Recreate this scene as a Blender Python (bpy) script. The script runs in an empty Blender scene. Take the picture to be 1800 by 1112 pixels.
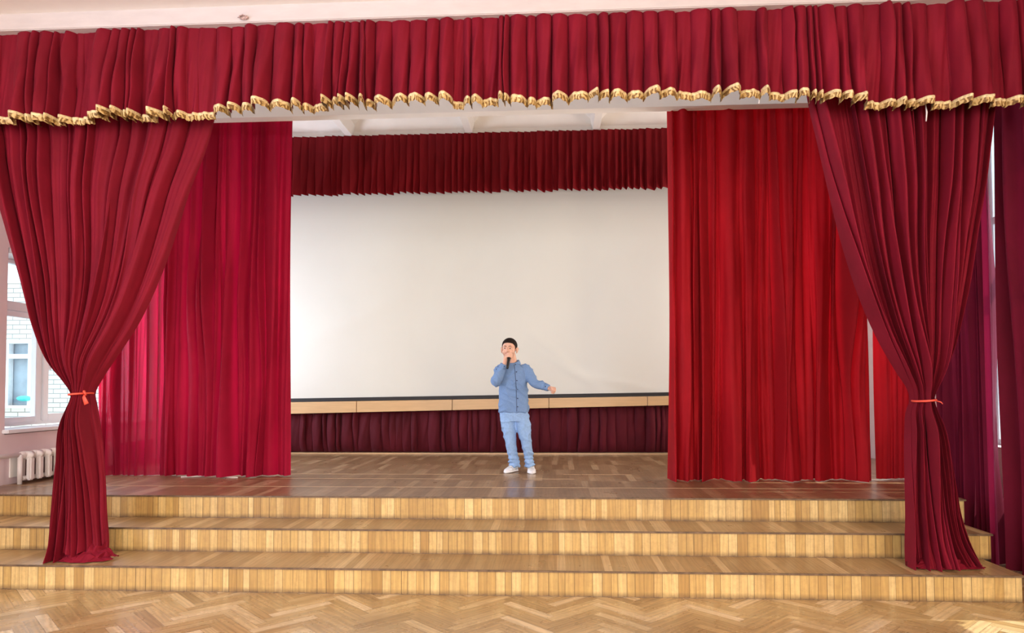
import bpy, bmesh, math, random
import numpy as np
from mathutils import Vector, Matrix, noise
C = bpy.context.scene.collection
PI = math.pi

# ------------------------------------------------------------------ camera
F = 1250.0; YAW = math.radians(3.3); PIT = math.radians(2.1); ROLL = .0037; V0 = 634.0; EYE = 1.45
_c, _s = math.cos(YAW), math.sin(YAW)
_Rz = np.array([[_c, -_s, 0], [_s, _c, 0], [0, 0, 1]])
_f = _Rz @ np.array([0, math.cos(PIT), math.sin(PIT)]); _r0 = _Rz @ np.array([1., 0, 0]); _u0 = np.cross(_r0, _f)
_r = _r0 * math.cos(ROLL) - _u0 * math.sin(ROLL); _u = _u0 * math.cos(ROLL) + _r0 * math.sin(ROLL)
_C = np.array([0, 0, EYE])
cam_d = bpy.data.cameras.new('camera'); cam = bpy.data.objects.new('camera', cam_d); C.objects.link(cam)
cam_d.sensor_width = 36; cam_d.lens = F / 1800 * 36; cam_d.shift_y = (V0 - 556) / 1800
cam.matrix_world = Matrix(((_r[0], _u[0], -_f[0], 0), (_r[1], _u[1], -_f[1], 0), (_r[2], _u[2], -_f[2], EYE), (0, 0, 0, 1)))
cam_d.clip_start = .05
bpy.context.scene.camera = cam
def ray(px, py): return _f + _r * (px - 900) / F - _u * (py - V0) / F      # surveying the photo: where a sight line meets a known plane
def aty(px, py, y): d = ray(px, py); return _C + d * (y / d[1])
def atz(px, py, z): d = ray(px, py); return _C + d * ((z - EYE) / d[2])
def atx(px, py, x): d = ray(px, py); return _C + d * (x / d[0])

# ------------------------------------------------------------------ light
sc = bpy.context.scene
sc.view_settings.view_transform = 'Standard'; sc.view_settings.look = 'None'
sc.view_settings.gamma = 1; sc.view_settings.use_curve_mapping = False
sc.view_settings.exposure = 0.38
W = bpy.data.worlds.new('world'); sc.world = W; W.use_nodes = True
W.node_tree.nodes['Background'].inputs[0].default_value = (.80, .92, 1, 1)
W.node_tree.nodes['Background'].inputs[1].default_value = 2.4
def area(name, loc, target, sx, sy, power, col, spread=180):
    l = bpy.data.lights.new(name, 'AREA'); l.shape = 'RECTANGLE'; l.size = sx; l.size_y = sy; l.energy = power; l.color = col
    l.spread = math.radians(spread)
    o = bpy.data.objects.new(name, l); C.objects.link(o); o.location = loc
    o.rotation_euler = (Vector(target) - Vector(loc)).to_track_quat('-Z', 'Z').to_euler(); return o
area('daylight_hall_left', (-5.0, .6, 2.3), (5, .6, 2.0), 7.0, 2.6, 330, (.55, .71, 1))
area('daylight_hall_right', (3.85, -1.2, 2.4), (-4, -.6, 2.0), 6.5, 2.8, 450, (1, .80, .56))
area('fill_hall_rear', (-.4, -6.3, 2.3), (-.4, 5, 2.0), 8.0, 2.9, 430, (1, .95, .88))  # added front fill; no window is known in the rear wall
area('daylight_stage_left', (-5.05, 7.8, 2.2), (0, 7.8, 2.8), 2.0, 1.7, 110, (.82, .88, 1))
area('daylight_stage_right', (3.8, 8.3, 2.4), (0, 8.2, 3.2), 1.6, 2.0, 85, (1, .9, .78))
sun_d = bpy.data.lights.new('sun', 'SUN'); sun_d.energy = 4; sun_d.color = (1, .88, .7); sun_d.angle = .01
sun = bpy.data.objects.new('sun', sun_d); C.objects.link(sun)
sun.rotation_euler = Vector((-1, .0, -1.3)).to_track_quat('-Z', 'Z').to_euler()

# ------------------------------------------------------------------ materials
def nt(name):
    m = bpy.data.materials.new(name); m.use_nodes = True; t = m.node_tree
    return m, t, t.nodes['Principled BSDF'], t.nodes['Material Output']
def N(t, kind, **kw):
    n = t.nodes.new(kind)
    for k, v in kw.items(): setattr(n, k, v)
    return n
def math_(t, op, a, b=None, c=None, clamp=False):
    n = N(t, 'ShaderNodeMath', operation=op); n.use_clamp = clamp
    for i, v in enumerate((a, b, c)):
        if v is None: continue
        if isinstance(v, (int, float)): n.inputs[i].default_value = v
        else: t.links.new(v, n.inputs[i])
    return n.outputs[0]
def mixc(t, fac, a, b, blend='MIX'):
    n = N(t, 'ShaderNodeMix', data_type='RGBA', blend_type=blend)
    for s, v in ((n.inputs[0], fac), (n.inputs[6], a), (n.inputs[7], b)):
        if isinstance(v, (int, float)): s.default_value = v
        elif isinstance(v, tuple): s.default_value = (*v[:3], 1)
        else: t.links.new(v, s)
    return n.outputs[2]
def noise_(t, vec, scale, detail=3, rough=.5, stretch=None):
    if stretch:
        mp = N(t, 'ShaderNodeMapping'); mp.inputs['Scale'].default_value = stretch; t.links.new(vec, mp.inputs[0]); vec = mp.outputs[0]
    n = N(t, 'ShaderNodeTexNoise'); n.inputs['Scale'].default_value = scale; n.inputs['Detail'].default_value = detail; n.inputs['Roughness'].default_value = rough
    t.links.new(vec, n.inputs['Vector']); return n.outputs[0]
def ramp(t, fac, stops):
    n = N(t, 'ShaderNodeValToRGB'); e = n.color_ramp.elements
    while len(e) < len(stops): e.new(.5)
    for el, (p, c) in zip(e, stops): el.position = p; el.color = (*c, 1) if len(c) == 3 else c
    t.links.new(fac, n.inputs[0]); return n.outputs[0]
def coords(t): return N(t, 'ShaderNodeTexCoord').outputs['Object']
def bump(t, p, h, strength=.3, dist=.01):
    b = N(t, 'ShaderNodeBump'); b.inputs['Strength'].default_value = strength; b.inputs['Distance'].default_value = dist
    t.links.new(h, b.inputs['Height']); t.links.new(b.outputs[0], p.inputs['Normal'])

def simple(name, col, rough=.6, metal=0, var=.08, scale=14, bumpy=0, spec=.5, stretch=None):
    m, t, p, o = nt(name); v = coords(t); n = noise_(t, v, scale, 4, .55, stretch)
    hi = tuple(min(1, c * (1 + var)) for c in col); lo = tuple(c * (1 - var) for c in col)
    t.links.new(ramp(t, n, [(.3, lo), (.7, hi)]), p.inputs['Base Color'])
    p.inputs['Roughness'].default_value = rough; p.inputs['Metallic'].default_value = metal; p.inputs['Specular IOR Level'].default_value = spec
    if bumpy: bump(t, p, n, bumpy, .005)
    return m

def velvet(name, col, hi, translucent=.12, sheer=0.0, sheen=.35):
    m, t, p, o = nt(name); v = coords(t)
    n1 = noise_(t, v, 2.2, 5, .6, (1, 1, .6)); n2 = noise_(t, v, 300, 2, .6)
    a = ramp(t, n1, [(.3, tuple(c * .82 for c in col)), (.7, hi)])
    c2 = mixc(t, math_(t, 'MULTIPLY', n2, .35), a, tuple(c * .6 for c in col))
    t.links.new(c2, p.inputs['Base Color'])
    p.inputs['Roughness'].default_value = .75; p.inputs['Specular IOR Level'].default_value = .18
    p.inputs['Sheen Weight'].default_value = sheen; p.inputs['Sheen Roughness'].default_value = .45
    p.inputs['Sheen Tint'].default_value = (min(1, hi[0] * 2.2), hi[1] * 4 + .1, hi[2] * 4 + .1, 1)
    bump(t, p, noise_(t, v, 9, 6, .6), .25, .012)
    tr = N(t, 'ShaderNodeBsdfTranslucent'); tr.inputs[0].default_value = (min(1, col[0] * 2.0), col[1] * 1.3, col[2] * 1.6, 1)
    mx = N(t, 'ShaderNodeMixShader'); mx.inputs[0].default_value = translucent
    t.links.new(p.outputs[0], mx.inputs[1]); t.links.new(tr.outputs[0], mx.inputs[2]); out = mx.outputs[0]
    if sheer:
        tp = N(t, 'ShaderNodeBsdfTransparent'); tp.inputs[0].default_value = (1, .8, .88, 1)
        m2 = N(t, 'ShaderNodeMixShader'); m2.inputs[0].default_value = sheer
        t.links.new(out, m2.inputs[1]); t.links.new(tp.outputs[0], m2.inputs[2]); out = m2.outputs[0]
    t.links.new(out, o.inputs[0]); return m

def planks(name, tones, rough=.3, seam=.0016, grain=.35, seamcol=(.06, .03, .012), dirt=0, coat=0, seam_amt=.85):
    # uv 'len' = metres along / across one plank, 'dim' = its length and width, 'rnd' = two random numbers per plank
    m, t, p, o = nt(name)
    def uv(n): x = N(t, 'ShaderNodeUVMap'); x.uv_map = n; s = N(t, 'ShaderNodeSeparateXYZ'); t.links.new(x.outputs[0], s.inputs[0]); return s.outputs[0], s.outputs[1]
    a, b = uv('len'); L, Wd = uv('dim'); r1, r2 = uv('rnd')
    e = math_(t, 'MINIMUM', math_(t, 'MINIMUM', a, math_(t, 'SUBTRACT', L, a)), math_(t, 'MINIMUM', b, math_(t, 'SUBTRACT', Wd, b)))
    seamf = math_(t, 'SUBTRACT', 1, math_(t, 'DIVIDE', e, seam, clamp=True), clamp=True)
    seamf = math_(t, 'MULTIPLY', seamf, math_(t, 'MULTIPLY_ADD', r2, seam_amt * .8, seam_amt * .3))
    cv = N(t, 'ShaderNodeCombineXYZ')
    t.links.new(math_(t, 'MULTIPLY_ADD', r1, 37.0, math_(t, 'MULTIPLY', a, .12)), cv.inputs[0]); t.links.new(math_(t, 'MULTIPLY_ADD', r2, 11.0, b), cv.inputs[1])
    g = noise_(t, cv.outputs[0], 90, 6, .65)
    g2 = N(t, 'ShaderNodeTexWave'); g2.inputs['Scale'].default_value = 9; g2.inputs['Distortion'].default_value = 14; g2.inputs['Detail'].default_value = 3; g2.bands_direction = 'Y'
    t.links.new(cv.outputs[0], g2.inputs['Vector'])
    base = ramp(t, r1, [(i / (len(tones) - 1), c) for i, c in enumerate(tones)])
    gr = math_(t, 'ADD', math_(t, 'MULTIPLY', g, .6), math_(t, 'MULTIPLY', g2.outputs[1], .35))
    col = mixc(t, 1.0, base, ramp(t, gr, [(.2, (1 - grain,) * 3), (.75, (1.0 + grain * .35,) * 3)]), 'MULTIPLY')
    wv = N(t, 'ShaderNodeNewGeometry').outputs['Position']
    col = mixc(t, math_(t, 'MULTIPLY', ramp(t, noise_(t, wv, 1.3, 4, .6), [(.35, (0, 0, 0)), (.75, (1, 1, 1))]), .28), col, tuple(c * .62 for c in tones[0]))
    if dirt:
        col = mixc(t, math_(t, 'MULTIPLY', ramp(t, noise_(t, wv, 26, 5, .75), [(.45, (0, 0, 0)), (.7, (1, 1, 1))]), .35), col, (.36, .20, .08))
    if dirt:   # scuffed foot of the riser
        f2 = math_(t, 'MULTIPLY', math_(t, 'SUBTRACT', 1, math_(t, 'DIVIDE', a, .04, clamp=True)), math_(t, 'MULTIPLY', noise_(t, wv, 14, 4, .7), dirt), clamp=True)
        col = mixc(t, f2, col, (.13, .075, .035))
        sp = ramp(t, noise_(t, wv, 9, 6, .8), [(.66, (0, 0, 0)), (.72, (1, 1, 1))])
        col = mixc(t, math_(t, 'MULTIPLY', sp, .45), col, (.16, .09, .04))
    col = mixc(t, seamf, col, seamcol)
    t.links.new(col, p.inputs['Base Color'])
    rr = math_(t, 'MULTIPLY_ADD', noise_(t, wv, 5, 4, .6), .22, rough - .1)
    t.links.new(rr, p.inputs['Roughness'])
    if coat: p.inputs['Coat Weight'].default_value = coat; p.inputs['Coat Roughness'].default_value = .12
    bump(t, p, math_(t, 'SUBTRACT', math_(t, 'MULTIPLY', g, .3), seamf), .25, .002)
    return m

M = {}
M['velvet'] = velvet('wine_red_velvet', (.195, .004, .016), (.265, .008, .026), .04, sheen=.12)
M['velvet_side'] = velvet('curtain_cloth_cool_lit', (.36, .005, .034), (.45, .009, .050), .18, sheen=.12)  # left side curtain red with cool window light mixed into the base colour
M['velvet_right'] = velvet('curtain_cloth_warm_lit', (.33, .004, .010), (.42, .008, .016), .14, sheen=.12)  # right side curtain red with warm light mixed into the base colour
M['velvet_sheer'] = velvet('thin_crimson_cloth', (.30, .005, .034), (.38, .010, .05), .35, .07, sheen=.2)
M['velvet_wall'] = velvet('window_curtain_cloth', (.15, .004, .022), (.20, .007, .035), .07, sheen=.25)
M['velvet_painted_glow'] = velvet('painted_glow_cloth', (.24, .010, .05), (.32, .016, .07), .20)  # window curtain cloth made paler and more translucent, backlight glow put into its colour
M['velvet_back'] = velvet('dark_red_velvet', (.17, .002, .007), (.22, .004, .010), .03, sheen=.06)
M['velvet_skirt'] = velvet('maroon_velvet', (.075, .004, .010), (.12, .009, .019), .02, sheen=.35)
M['screen'] = simple('projection_cloth', (.665, .685, .63), .8, var=.02, scale=1.2)
M['black'] = simple('black_border', (.012, .012, .014), .6)
M['board'] = simple('honey_veneer', (.60, .40, .20), .45, var=.07, scale=3, stretch=(1, 1, 12))
M['plaster'] = simple('white_plaster', (.90, .88, .84), .85, var=.03, scale=3, bumpy=.15)
M['beam'] = simple('pinkish_plaster', (.60, .555, .55), .85, var=.05, scale=5, bumpy=.3, stretch=(1, 1, 4))
M['pink'] = simple('pink_wall_paint', (.74, .60, .63), .7, var=.03, scale=3)
M['pvc'] = simple('white_window_plastic', (.80, .82, .86), .3, var=.01)
M['radiator'] = simple('cream_radiator_paint', (.84, .80, .78), .35, var=.03)
M['darkgap'] = simple('niche_dark_sheet', (.20, .11, .10), .9)  # dark of the niche put into a flat sheet's colour, no recess modelled
M['nosing'] = simple('dark_brown_nosing', (.16, .10, .055), .5, var=.4, scale=20)  # mottled dark brown along the step edges
M['pale_strip'] = simple('pale_oak_strip', (.55, .37, .20), .35, var=.1, scale=8)
M['ribbon'] = simple('coral_ribbon', (.85, .10, .06), .5)
M['white_cord'] = simple('white_cord', (.85, .82, .80), .5)
M['riser'] = planks('oak_riser_blocks', [(.44, .26, .075), (.64, .43, .145), (.55, .35, .11), (.80, .60, .26), (.70, .48, .17)], .42, .0036, .20, dirt=1.6, seam_amt=1.0)
M['tread'] = planks('oak_tread_planks', [(.38, .235, .10), (.50, .325, .145), (.44, .28, .12), (.56, .37, .17), (.76, .55, .28)], .30, .0020, .18, seam_amt=.5)
M['deck'] = planks('lacquered_stage_planks', [(.26, .150, .075), (.34, .205, .105), (.29, .17, .085), (.38, .235, .125), (.52, .35, .20)], .30, .0010, .2, seam_amt=.3, coat=.12)
M['floor'] = planks('herringbone_oak', [(.40, .255, .105), (.62, .42, .185), (.50, .33, .14), (.72, .52, .25), (.90, .70, .42)], .27, .0030, .30, seam_amt=.8, coat=.2)

m, t, p, o = nt('gold_braid'); v = coords(t)
w = N(t, 'ShaderNodeTexWave'); w.inputs['Scale'].default_value = 12; w.inputs['Distortion'].default_value = 14; w.inputs['Detail'].default_value = 2; t.links.new(v, w.inputs['Vector'])
vv = noise_(t, v, 90, 3, .7)
c = ramp(t, math_(t, 'MULTIPLY_ADD', w.outputs[1], .45, math_(t, 'MULTIPLY', vv, .6)), [(.3, (.16, .08, .02)), (.48, (.42, .26, .08)), (.62, (.66, .47, .19)), (.85, (.82, .64, .32))])
t.links.new(c, p.inputs['Base Color']); p.inputs['Roughness'].default_value = .5; bump(t, p, vv, .8, .006); M['gold'] = m
M['braid'] = simple('pale_gold_braid', (.80, .62, .34), .5, var=.35, scale=60, bumpy=.6)

m, t, p, o = nt('window_glass')
g = N(t, 'ShaderNodeBsdfGlossy'); g.inputs['Roughness'].default_value = .02; tp = N(t, 'ShaderNodeBsdfTransparent'); tp.inputs[0].default_value = (.93, .98, 1, 1)
mx = N(t, 'ShaderNodeMixShader'); mx.inputs[0].default_value = .06; t.links.new(tp.outputs[0], mx.inputs[1]); t.links.new(g.outputs[0], mx.inputs[2]); t.links.new(mx.outputs[0], o.inputs[0]); M['glass'] = m

m, t, p, o = nt('white_brick'); v = coords(t)
mp = N(t, 'ShaderNodeMapping'); mp.inputs['Rotation'].default_value = (PI / 2, 0, 0); t.links.new(v, mp.inputs[0])
b = N(t, 'ShaderNodeTexBrick'); t.links.new(mp.outputs[0], b.inputs['Vector'])
for k, x in (('Color1', (.80, .78, .72, 1)), ('Color2', (.70, .68, .62, 1)), ('Mortar', (.30, .30, .28, 1))): b.inputs[k].default_value = x
b.inputs['Scale'].default_value = 1; b.inputs['Brick Width'].default_value = .27; b.inputs['Row Height'].default_value = .085; b.inputs['Mortar Size'].default_value = .009
t.links.new(b.outputs[0], p.inputs['Base Color']); p.inputs['Roughness'].default_value = .9; M['brick'] = m
M['far_frame'] = simple('pale_frame', (.75, .78, .8), .5)
M['far_glass'] = simple('grey_blue_pane', (.30, .38, .45), .2, var=.3, scale=2)
M['turquoise'] = simple('turquoise_cloth', (.05, .55, .52), .7)
M['skin'] = simple('skin', (.72, .43, .31), .5, var=.05, scale=30)
M['hair'] = simple('dark_hair', (.014, .008, .006), .75, var=.5, scale=160, bumpy=.6, spec=.2)
M['denim'] = simple('light_blue_denim', (.27, .45, .74), .8, var=.10, scale=60, bumpy=.2)
M['shirt'] = simple('blue_chambray', (.165, .29, .52), .8, var=.09, scale=110, bumpy=.2)
M['stitch'] = simple('navy_trim', (.02, .03, .08), .5)
M['shoe'] = simple('white_shoe', (.85, .86, .88), .5)
M['shoe_grey'] = simple('grey_blue_mesh', (.42, .48, .56), .7, var=.2, scale=120)
M['lip'] = simple('lip', (.50, .18, .14), .5)
M['eyewhite'] = simple('eye_white', (.75, .70, .68), .3)
M['iris'] = simple('brown_iris', (.03, .018, .012), .2)
M['brow'] = simple('brown_brow', (.12, .06, .035), .8)
M['foam'] = simple('microphone_black', (.008, .008, .009), .45)

# ------------------------------------------------------------------ object helpers
def link(name, me, mat=None, parent=None):
    if mat: me.materials.append(mat)
    o = bpy.data.objects.new(name, me); C.objects.link(o)
    if parent: o.parent = parent
    return o
def tag(o, label=None, cat=None, group=None, kind=None):
    for k, v in (('label', label), ('category', cat), ('group', group), ('kind', kind)):
        if v: o[k] = v
    return o
def empty(name, loc, label, cat, group=None):
    o = bpy.data.objects.new(name, None); C.objects.link(o); o.location = loc; o.empty_display_size = .1
    return tag(o, label, cat, group)
def local(me, loc):
    me.transform(Matrix.Translation(-Vector(loc))); return me
def boxes(bs, bevel=0):
    bm = bmesh.new()
    for (x0, x1, y0, y1, z0, z1) in bs:
        vs = [bm.verts.new(p) for p in ((x0, y0, z0), (x1, y0, z0), (x1, y1, z0), (x0, y1, z0), (x0, y0, z1), (x1, y0, z1), (x1, y1, z1), (x0, y1, z1))]
        for f in ((0, 3, 2, 1), (4, 5, 6, 7), (0, 1, 5, 4), (1, 2, 6, 5), (2, 3, 7, 6), (3, 0, 4, 7)): bm.faces.new([vs[i] for i in f])
    if bevel: bmesh.ops.bevel(bm, geom=list(bm.edges), offset=bevel, segments=2, affect='EDGES')
    me = bpy.data.meshes.new('m'); bm.to_mesh(me); bm.free(); return me
def grid(P, closed_u=False, smooth=True):
    nu, nv = P.shape[:2]; me = bpy.data.meshes.new('m')
    idx = np.arange(nu * nv).reshape(nu, nv)
    a = idx if not closed_u else np.vstack([idx, idx[:1]])
    q = np.stack([a[:-1, :-1], a[1:, :-1], a[1:, 1:], a[:-1, 1:]], -1).reshape(-1, 4)
    me.from_pydata(P.reshape(-1, 3).tolist(), [], q.tolist())
    me.polygons.foreach_set('use_smooth', [smooth] * len(me.polygons)); me.update(); return me
def tube(pts, rad, n=12, caps=True):
    pts = [Vector(p) for p in pts]; k = len(pts)
    rad = [rad] * k if isinstance(rad, (int, float)) else rad
    bm = bmesh.new(); rings = []; prev = None
    for i in range(k):
        d = (pts[min(i + 1, k - 1)] - pts[max(i - 1, 0)]).normalized()
        x = (prev - d * prev.dot(d)).normalized() if prev else d.orthogonal().normalized(); prev = x; y = d.cross(x)
        r = rad[i]; r = (r, r) if isinstance(r, (int, float)) else r
        rings.append([bm.verts.new(pts[i] + x * r[0] * math.cos(2 * PI * j / n) + y * r[1] * math.sin(2 * PI * j / n)) for j in range(n)])
    for a, b in zip(rings, rings[1:]):
        for j in range(n): bm.faces.new((a[j], a[(j + 1) % n], b[(j + 1) % n], b[j]))
    if caps: bm.faces.new(rings[0][::-1]); bm.faces.new(rings[-1])
    for f in bm.faces: f.smooth = len(f.verts) == 4
    me = bpy.data.meshes.new('m'); bm.to_mesh(me); bm.free(); return me
def join(meshes):
    bm = bmesh.new()
    for m in meshes: bm.from_mesh(m)
    me = bpy.data.meshes.new('m'); bm.to_mesh(me); bm.free(); return me
def sphere(c, r, seg=20, ring=12, rot=None):
    bm = bmesh.new(); bmesh.ops.create_uvsphere(bm, u_segments=seg, v_segments=ring, radius=1)
    r = (r, r, r) if isinstance(r, (int, float)) else r
    mt = Matrix.Translation(c) @ (rot if rot else Matrix()) @ Matrix.Diagonal((*r, 1)); bm.transform(mt)
    for f in bm.faces: f.smooth = True
    me = bpy.data.meshes.new('m'); bm.to_mesh(me); bm.free(); return me
def planked(quads):
    """quads: (4 corners, length, width, r1, r2), corner order: length runs 0->1, width 0->3"""
    me = bpy.data.meshes.new('m'); vs = []; fs = []
    for q in quads: n = len(vs); vs += [tuple(p) for p in q[0]]; fs.append((n, n + 1, n + 2, n + 3))
    me.from_pydata(vs, [], fs)
    a, b, c = (me.uv_layers.new(name=n) for n in ('len', 'dim', 'rnd'))
    A, B, R = [], [], []
    for q in quads:
        L, Wd, r1, r2 = q[1:]
        A += [0, 0, L, 0, L, Wd, 0, Wd]; B += [L, Wd] * 4; R += [r1, r2] * 4
    a.data.foreach_set('uv', A); b.data.foreach_set('uv', B); c.data.foreach_set('uv', R); me.update(); return me

# ------------------------------------------------------------------ room shell
LX, RX = -5.15, 3.95; YB = 10.2; YR = -6.6; ZC = 4.225
DZ = .55; Z1, Z2 = .18, .364; Y1, Y2, Y3 = 4.99, 5.44, 5.86
def wall_x(name, x0, x1, y0, y1, z0, z1, holes, mat):
    ys = sorted({y0, y1, *[h[0] for h in holes], *[h[1] for h in holes]}); zs = sorted({z0, z1, *[h[2] for h in holes], *[h[3] for h in holes]})
    bs = []
    for a, b in zip(ys, ys[1:]):
        run = None
        for c, d in zip(zs, zs[1:]):
            my, mz = (a + b) / 2, (c + d) / 2
            if any(h[0] < my < h[1] and h[2] < mz < h[3] for h in holes): run = None; continue
            if run is not None: bs[run] = (*bs[run][:5], d)
            else: bs.append((x0, x1, a, b, c, d)); run = len(bs) - 1
    return tag(link(name, boxes(bs), mat), kind='structure')

WY0 = atx(12, 700, -5.15)[1]; WZ0 = 1.02; WZ1 = atx(14, 434, -5.15)[2]; WY1 = 8.9
wall_x('wall_left', LX - .45, LX, YR, YB, 0, 5.2, [(WY0 - .02, WY1, WZ0, WZ1)], M['pink'])
wall_x('wall_right', RX, RX + .35, YR, YB, 0, 5.2, [(4.3, 6.9, .9, 4.1)], M['pink'])
tag(link('wall_back', boxes([(LX - .45, RX + .35, YB, YB + .2, 0, 5.2)]), M['plaster']), kind='structure')
tag(link('wall_rear', boxes([(LX - .45, RX + .35, YR - .2, YR, 0, 5.2)]), M['pink']), kind='structure')
tag(link('ceiling', boxes([(LX, RX, YR, 4.95, ZC, ZC + .2)]), M['plaster']), kind='structure')
# portal beam: face, then the pocket ceiling above the main curtain, then the inner beam
tag(link('trim_1', boxes([(LX, RX, 4.95, 5.35, 4.10, ZC + .2)], .006), M['beam']), kind='structure')
tag(link('trim_2', boxes([(LX, RX, 6.80, 6.92, 4.13, 5.2), (LX, RX, 5.35, 6.80, 4.6, 5.2)]), M['plaster']), kind='structure')

# ribbed stage ceiling
bs = [(LX, RX, 6.92, YB, 5.06, 5.2)]
me = boxes(bs); parts = [me]
ribx = [aty(612, 240, 9.25)[0] + .02, aty(822, 236, 9.25)[0] + .02, aty(1045, 230, 9.25)[0] + .02]
step = (ribx[2] - ribx[0]) / 2; ribx = [ribx[0] - 2 * step, ribx[0] - step] + ribx + [ribx[2] + step]
def prism(prof, axis, a, b):   # profile of 2D points extruded along y ('y') or x ('x')
    bm = bmesh.new()
    A = [bm.verts.new((p[0], a, p[1]) if axis == 'y' else (a, p[0], p[1])) for p in prof]; B = [bm.verts.new((p[0], b, p[1]) if axis == 'y' else (b, p[0], p[1])) for p in prof]
    n = len(prof); bm.faces.new(A); bm.faces.new(B[::-1])
    for i in range(n): bm.faces.new((A[i], B[i], B[(i + 1) % n], A[(i + 1) % n]))
    bmesh.ops.recalc_face_normals(bm, faces=bm.faces)
    me = bpy.data.meshes.new('m'); bm.to_mesh(me); bm.free(); return me
tag(link('ceiling_stage', join(parts), M['plaster']), kind='structure')
for i, x in enumerate(ribx):
    tag(link('trim_%d' % (3 + i), prism([(x - .045, 4.80), (x + .045, 4.80), (x + .075, 4.95), (x + .20, 5.06), (x - .20, 5.06), (x - .075, 4.95)], 'y', 6.92, 9.30), M['plaster']), kind='structure')
tag(link('trim_9', prism([(9.27, 4.795), (9.27, 4.87), (9.20, 5.0), (9.12, 5.06), (9.6, 5.06), (9.6, 4.795)], 'x', LX, RX), M['plaster']), kind='structure')

# hall floor: herringbone oak, a plank 0.40 x 0.068
random.seed(4)
L_, W_ = .42, .07
q = []
for i in range(-70, 75):
    for j in range(-24, 20):
        # classic herringbone lattice, rotated 45 degrees
        for kind in (0, 1):
            ox = i * W_ + j * L_; oy = i * W_ - j * L_
            if kind == 0: c = [(ox, oy), (ox + L_, oy), (ox + L_, oy + W_), (ox, oy + W_)]
            else: c = [(ox, oy + W_), (ox, oy + W_ + L_), (ox + W_, oy + W_ + L_), (ox + W_, oy + W_)]
            s = math.sqrt(.5)
            cc = [((x - y) * s, (x + y) * s) for x, y in c]
            mx_ = sum(p[0] for p in cc) / 4; my_ = sum(p[1] for p in cc) / 4 + 1.0
            if not (LX - .1 < mx_ < RX + .1 and -.5 < my_ < 7.0): continue
            cc = [(min(max(x, LX), RX), y + 1.0, 0) for x, y in cc]
            q.append(([cc[0], cc[1], cc[2], cc[3]], L_, W_, random.random(), random.random()))
fl = link('floor', planked(q), M['floor']); tag(fl, kind='structure')
tag(link('floor_hall', boxes([(LX, RX, YR, YB, -.2, -.003)]), M['tread']), kind='structure')

# ------------------------------------------------------------------ stage
ST = empty('stage', (-.9, Y1, 0), 'raised oak stage with three plank-faced steps across the hall', 'stage')
SX = (LX + .01, 3.12), (LX + .01, 3.19), (LX + .01, 3.24)
def riser(y, z0, z1, x0, x1, seed, name='riser'):
    random.seed(seed); q = []; x = x0
    while x < x1 - .002:
        w = min(random.choice((.045, .055, .06, .062, .066, .075)), x1 - x)
        q.append(([(x, y, z0), (x, y, z1), (x + w, y, z1), (x + w, y, z0)], z1 - z0, w, random.random(), random.random())); x += w
    for k in (0,):   # right-hand return of the step
        yy = y
        while yy < y + 1.0:
            w = .06; q.append(([(x1, yy, z0), (x1, yy, z1), (x1, yy + w, z1), (x1, yy + w, z0)], z1 - z0, w, random.random(), random.random())); yy += w
    return link(name, local(planked(q), ST.location), M['riser'], ST)
def flat(y0, y1, z, x0, x1, seed, mat, name, wd=.06, rows=1, stag=False):
    random.seed(seed); q = []
    h = (y1 - y0) / rows
    for r in range(rows):
        x = x0 - (random.random() * wd)
        while x < x1 - .002:
            w = min(wd * random.uniform(.9, 1.15), x1 - x); xa = max(x, x0)
            off = 0
            q.append(([(xa, y0 + r * h + off, z), (xa, y0 + (r + 1) * h + off, z), (x + w, y0 + (r + 1) * h + off, z), (x + w, y0 + r * h + off, z)], h, w, random.random(), random.random())); x += w
    return link(name, local(planked(q), ST.location), mat, ST)
riser(Y1, 0, Z1 - .012, *SX[0], 1); riser(Y2, Z1, Z2 - .012, *SX[1], 2); riser(Y3, Z2, DZ - .012, *SX[2], 3)
flat(Y1 - .012, Y2, Z1, *(SX[0][0], SX[0][1] + .01), 5, M['tread'], 'tread'); flat(Y2 - .012, Y3, Z2, SX[1][0], SX[1][1] + .01, 6, M['tread'], 'tread')
for (y, z, xs) in ((Y1, Z1, SX[0]), (Y2, Z2, SX[1]), (Y3, DZ, SX[2])):
    link('nosing', local(boxes([(xs[0], xs[1] + .012, y - .014, y + .05, z - .014, z - .001), (xs[1] - .03, xs[1] + .012, y + .05, y + .9, z - .014, z - .001)], .003), ST.location), M['nosing'], ST)
# deck: bands of planks between long pale strips
deck_me = []
random.seed(9); q = []
bands = [Y3 - .012, 6.40, 6.86, 7.34, 7.80, 8.28, 8.75, 9.2, 10.18]
for bi, (a, b) in enumerate(zip(bands, bands[1:])):
    x = LX + .01; x1 = 3.25 if a < 6.8 else RX - .01
    while x < x1 - .002:
        w = min(.065 * random.uniform(.9, 1.1), x1 - x); j = .0
        q.append(([(x, a, DZ), (x, b, DZ), (x + w, b, DZ), (x + w, a, DZ)], b - a, w, random.random(), random.random())); x += w
link('deck', local(planked(q), ST.location), M['deck'], ST)
link('plank_strip', local(boxes([(LX + .01, 3.24, 6.40, 6.412, DZ, DZ + .0012), (-3.2, -.9, 6.98, 6.99, DZ, DZ + .0012), (-.3, .2, 7.0, 7.012, DZ, DZ + .0012), (-5, -.35, 7.34, 7.352, DZ, DZ + .0012), (.1, .8, 7.36, 7.37, DZ, DZ + .0012)]), ST.location), M['pale_strip'], ST)
link('skirting', local(boxes([(LX + .01, RX - .01, 9.50, 9.56, DZ, DZ + .022)], .004), ST.location), M['pale_strip'], ST)

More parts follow.
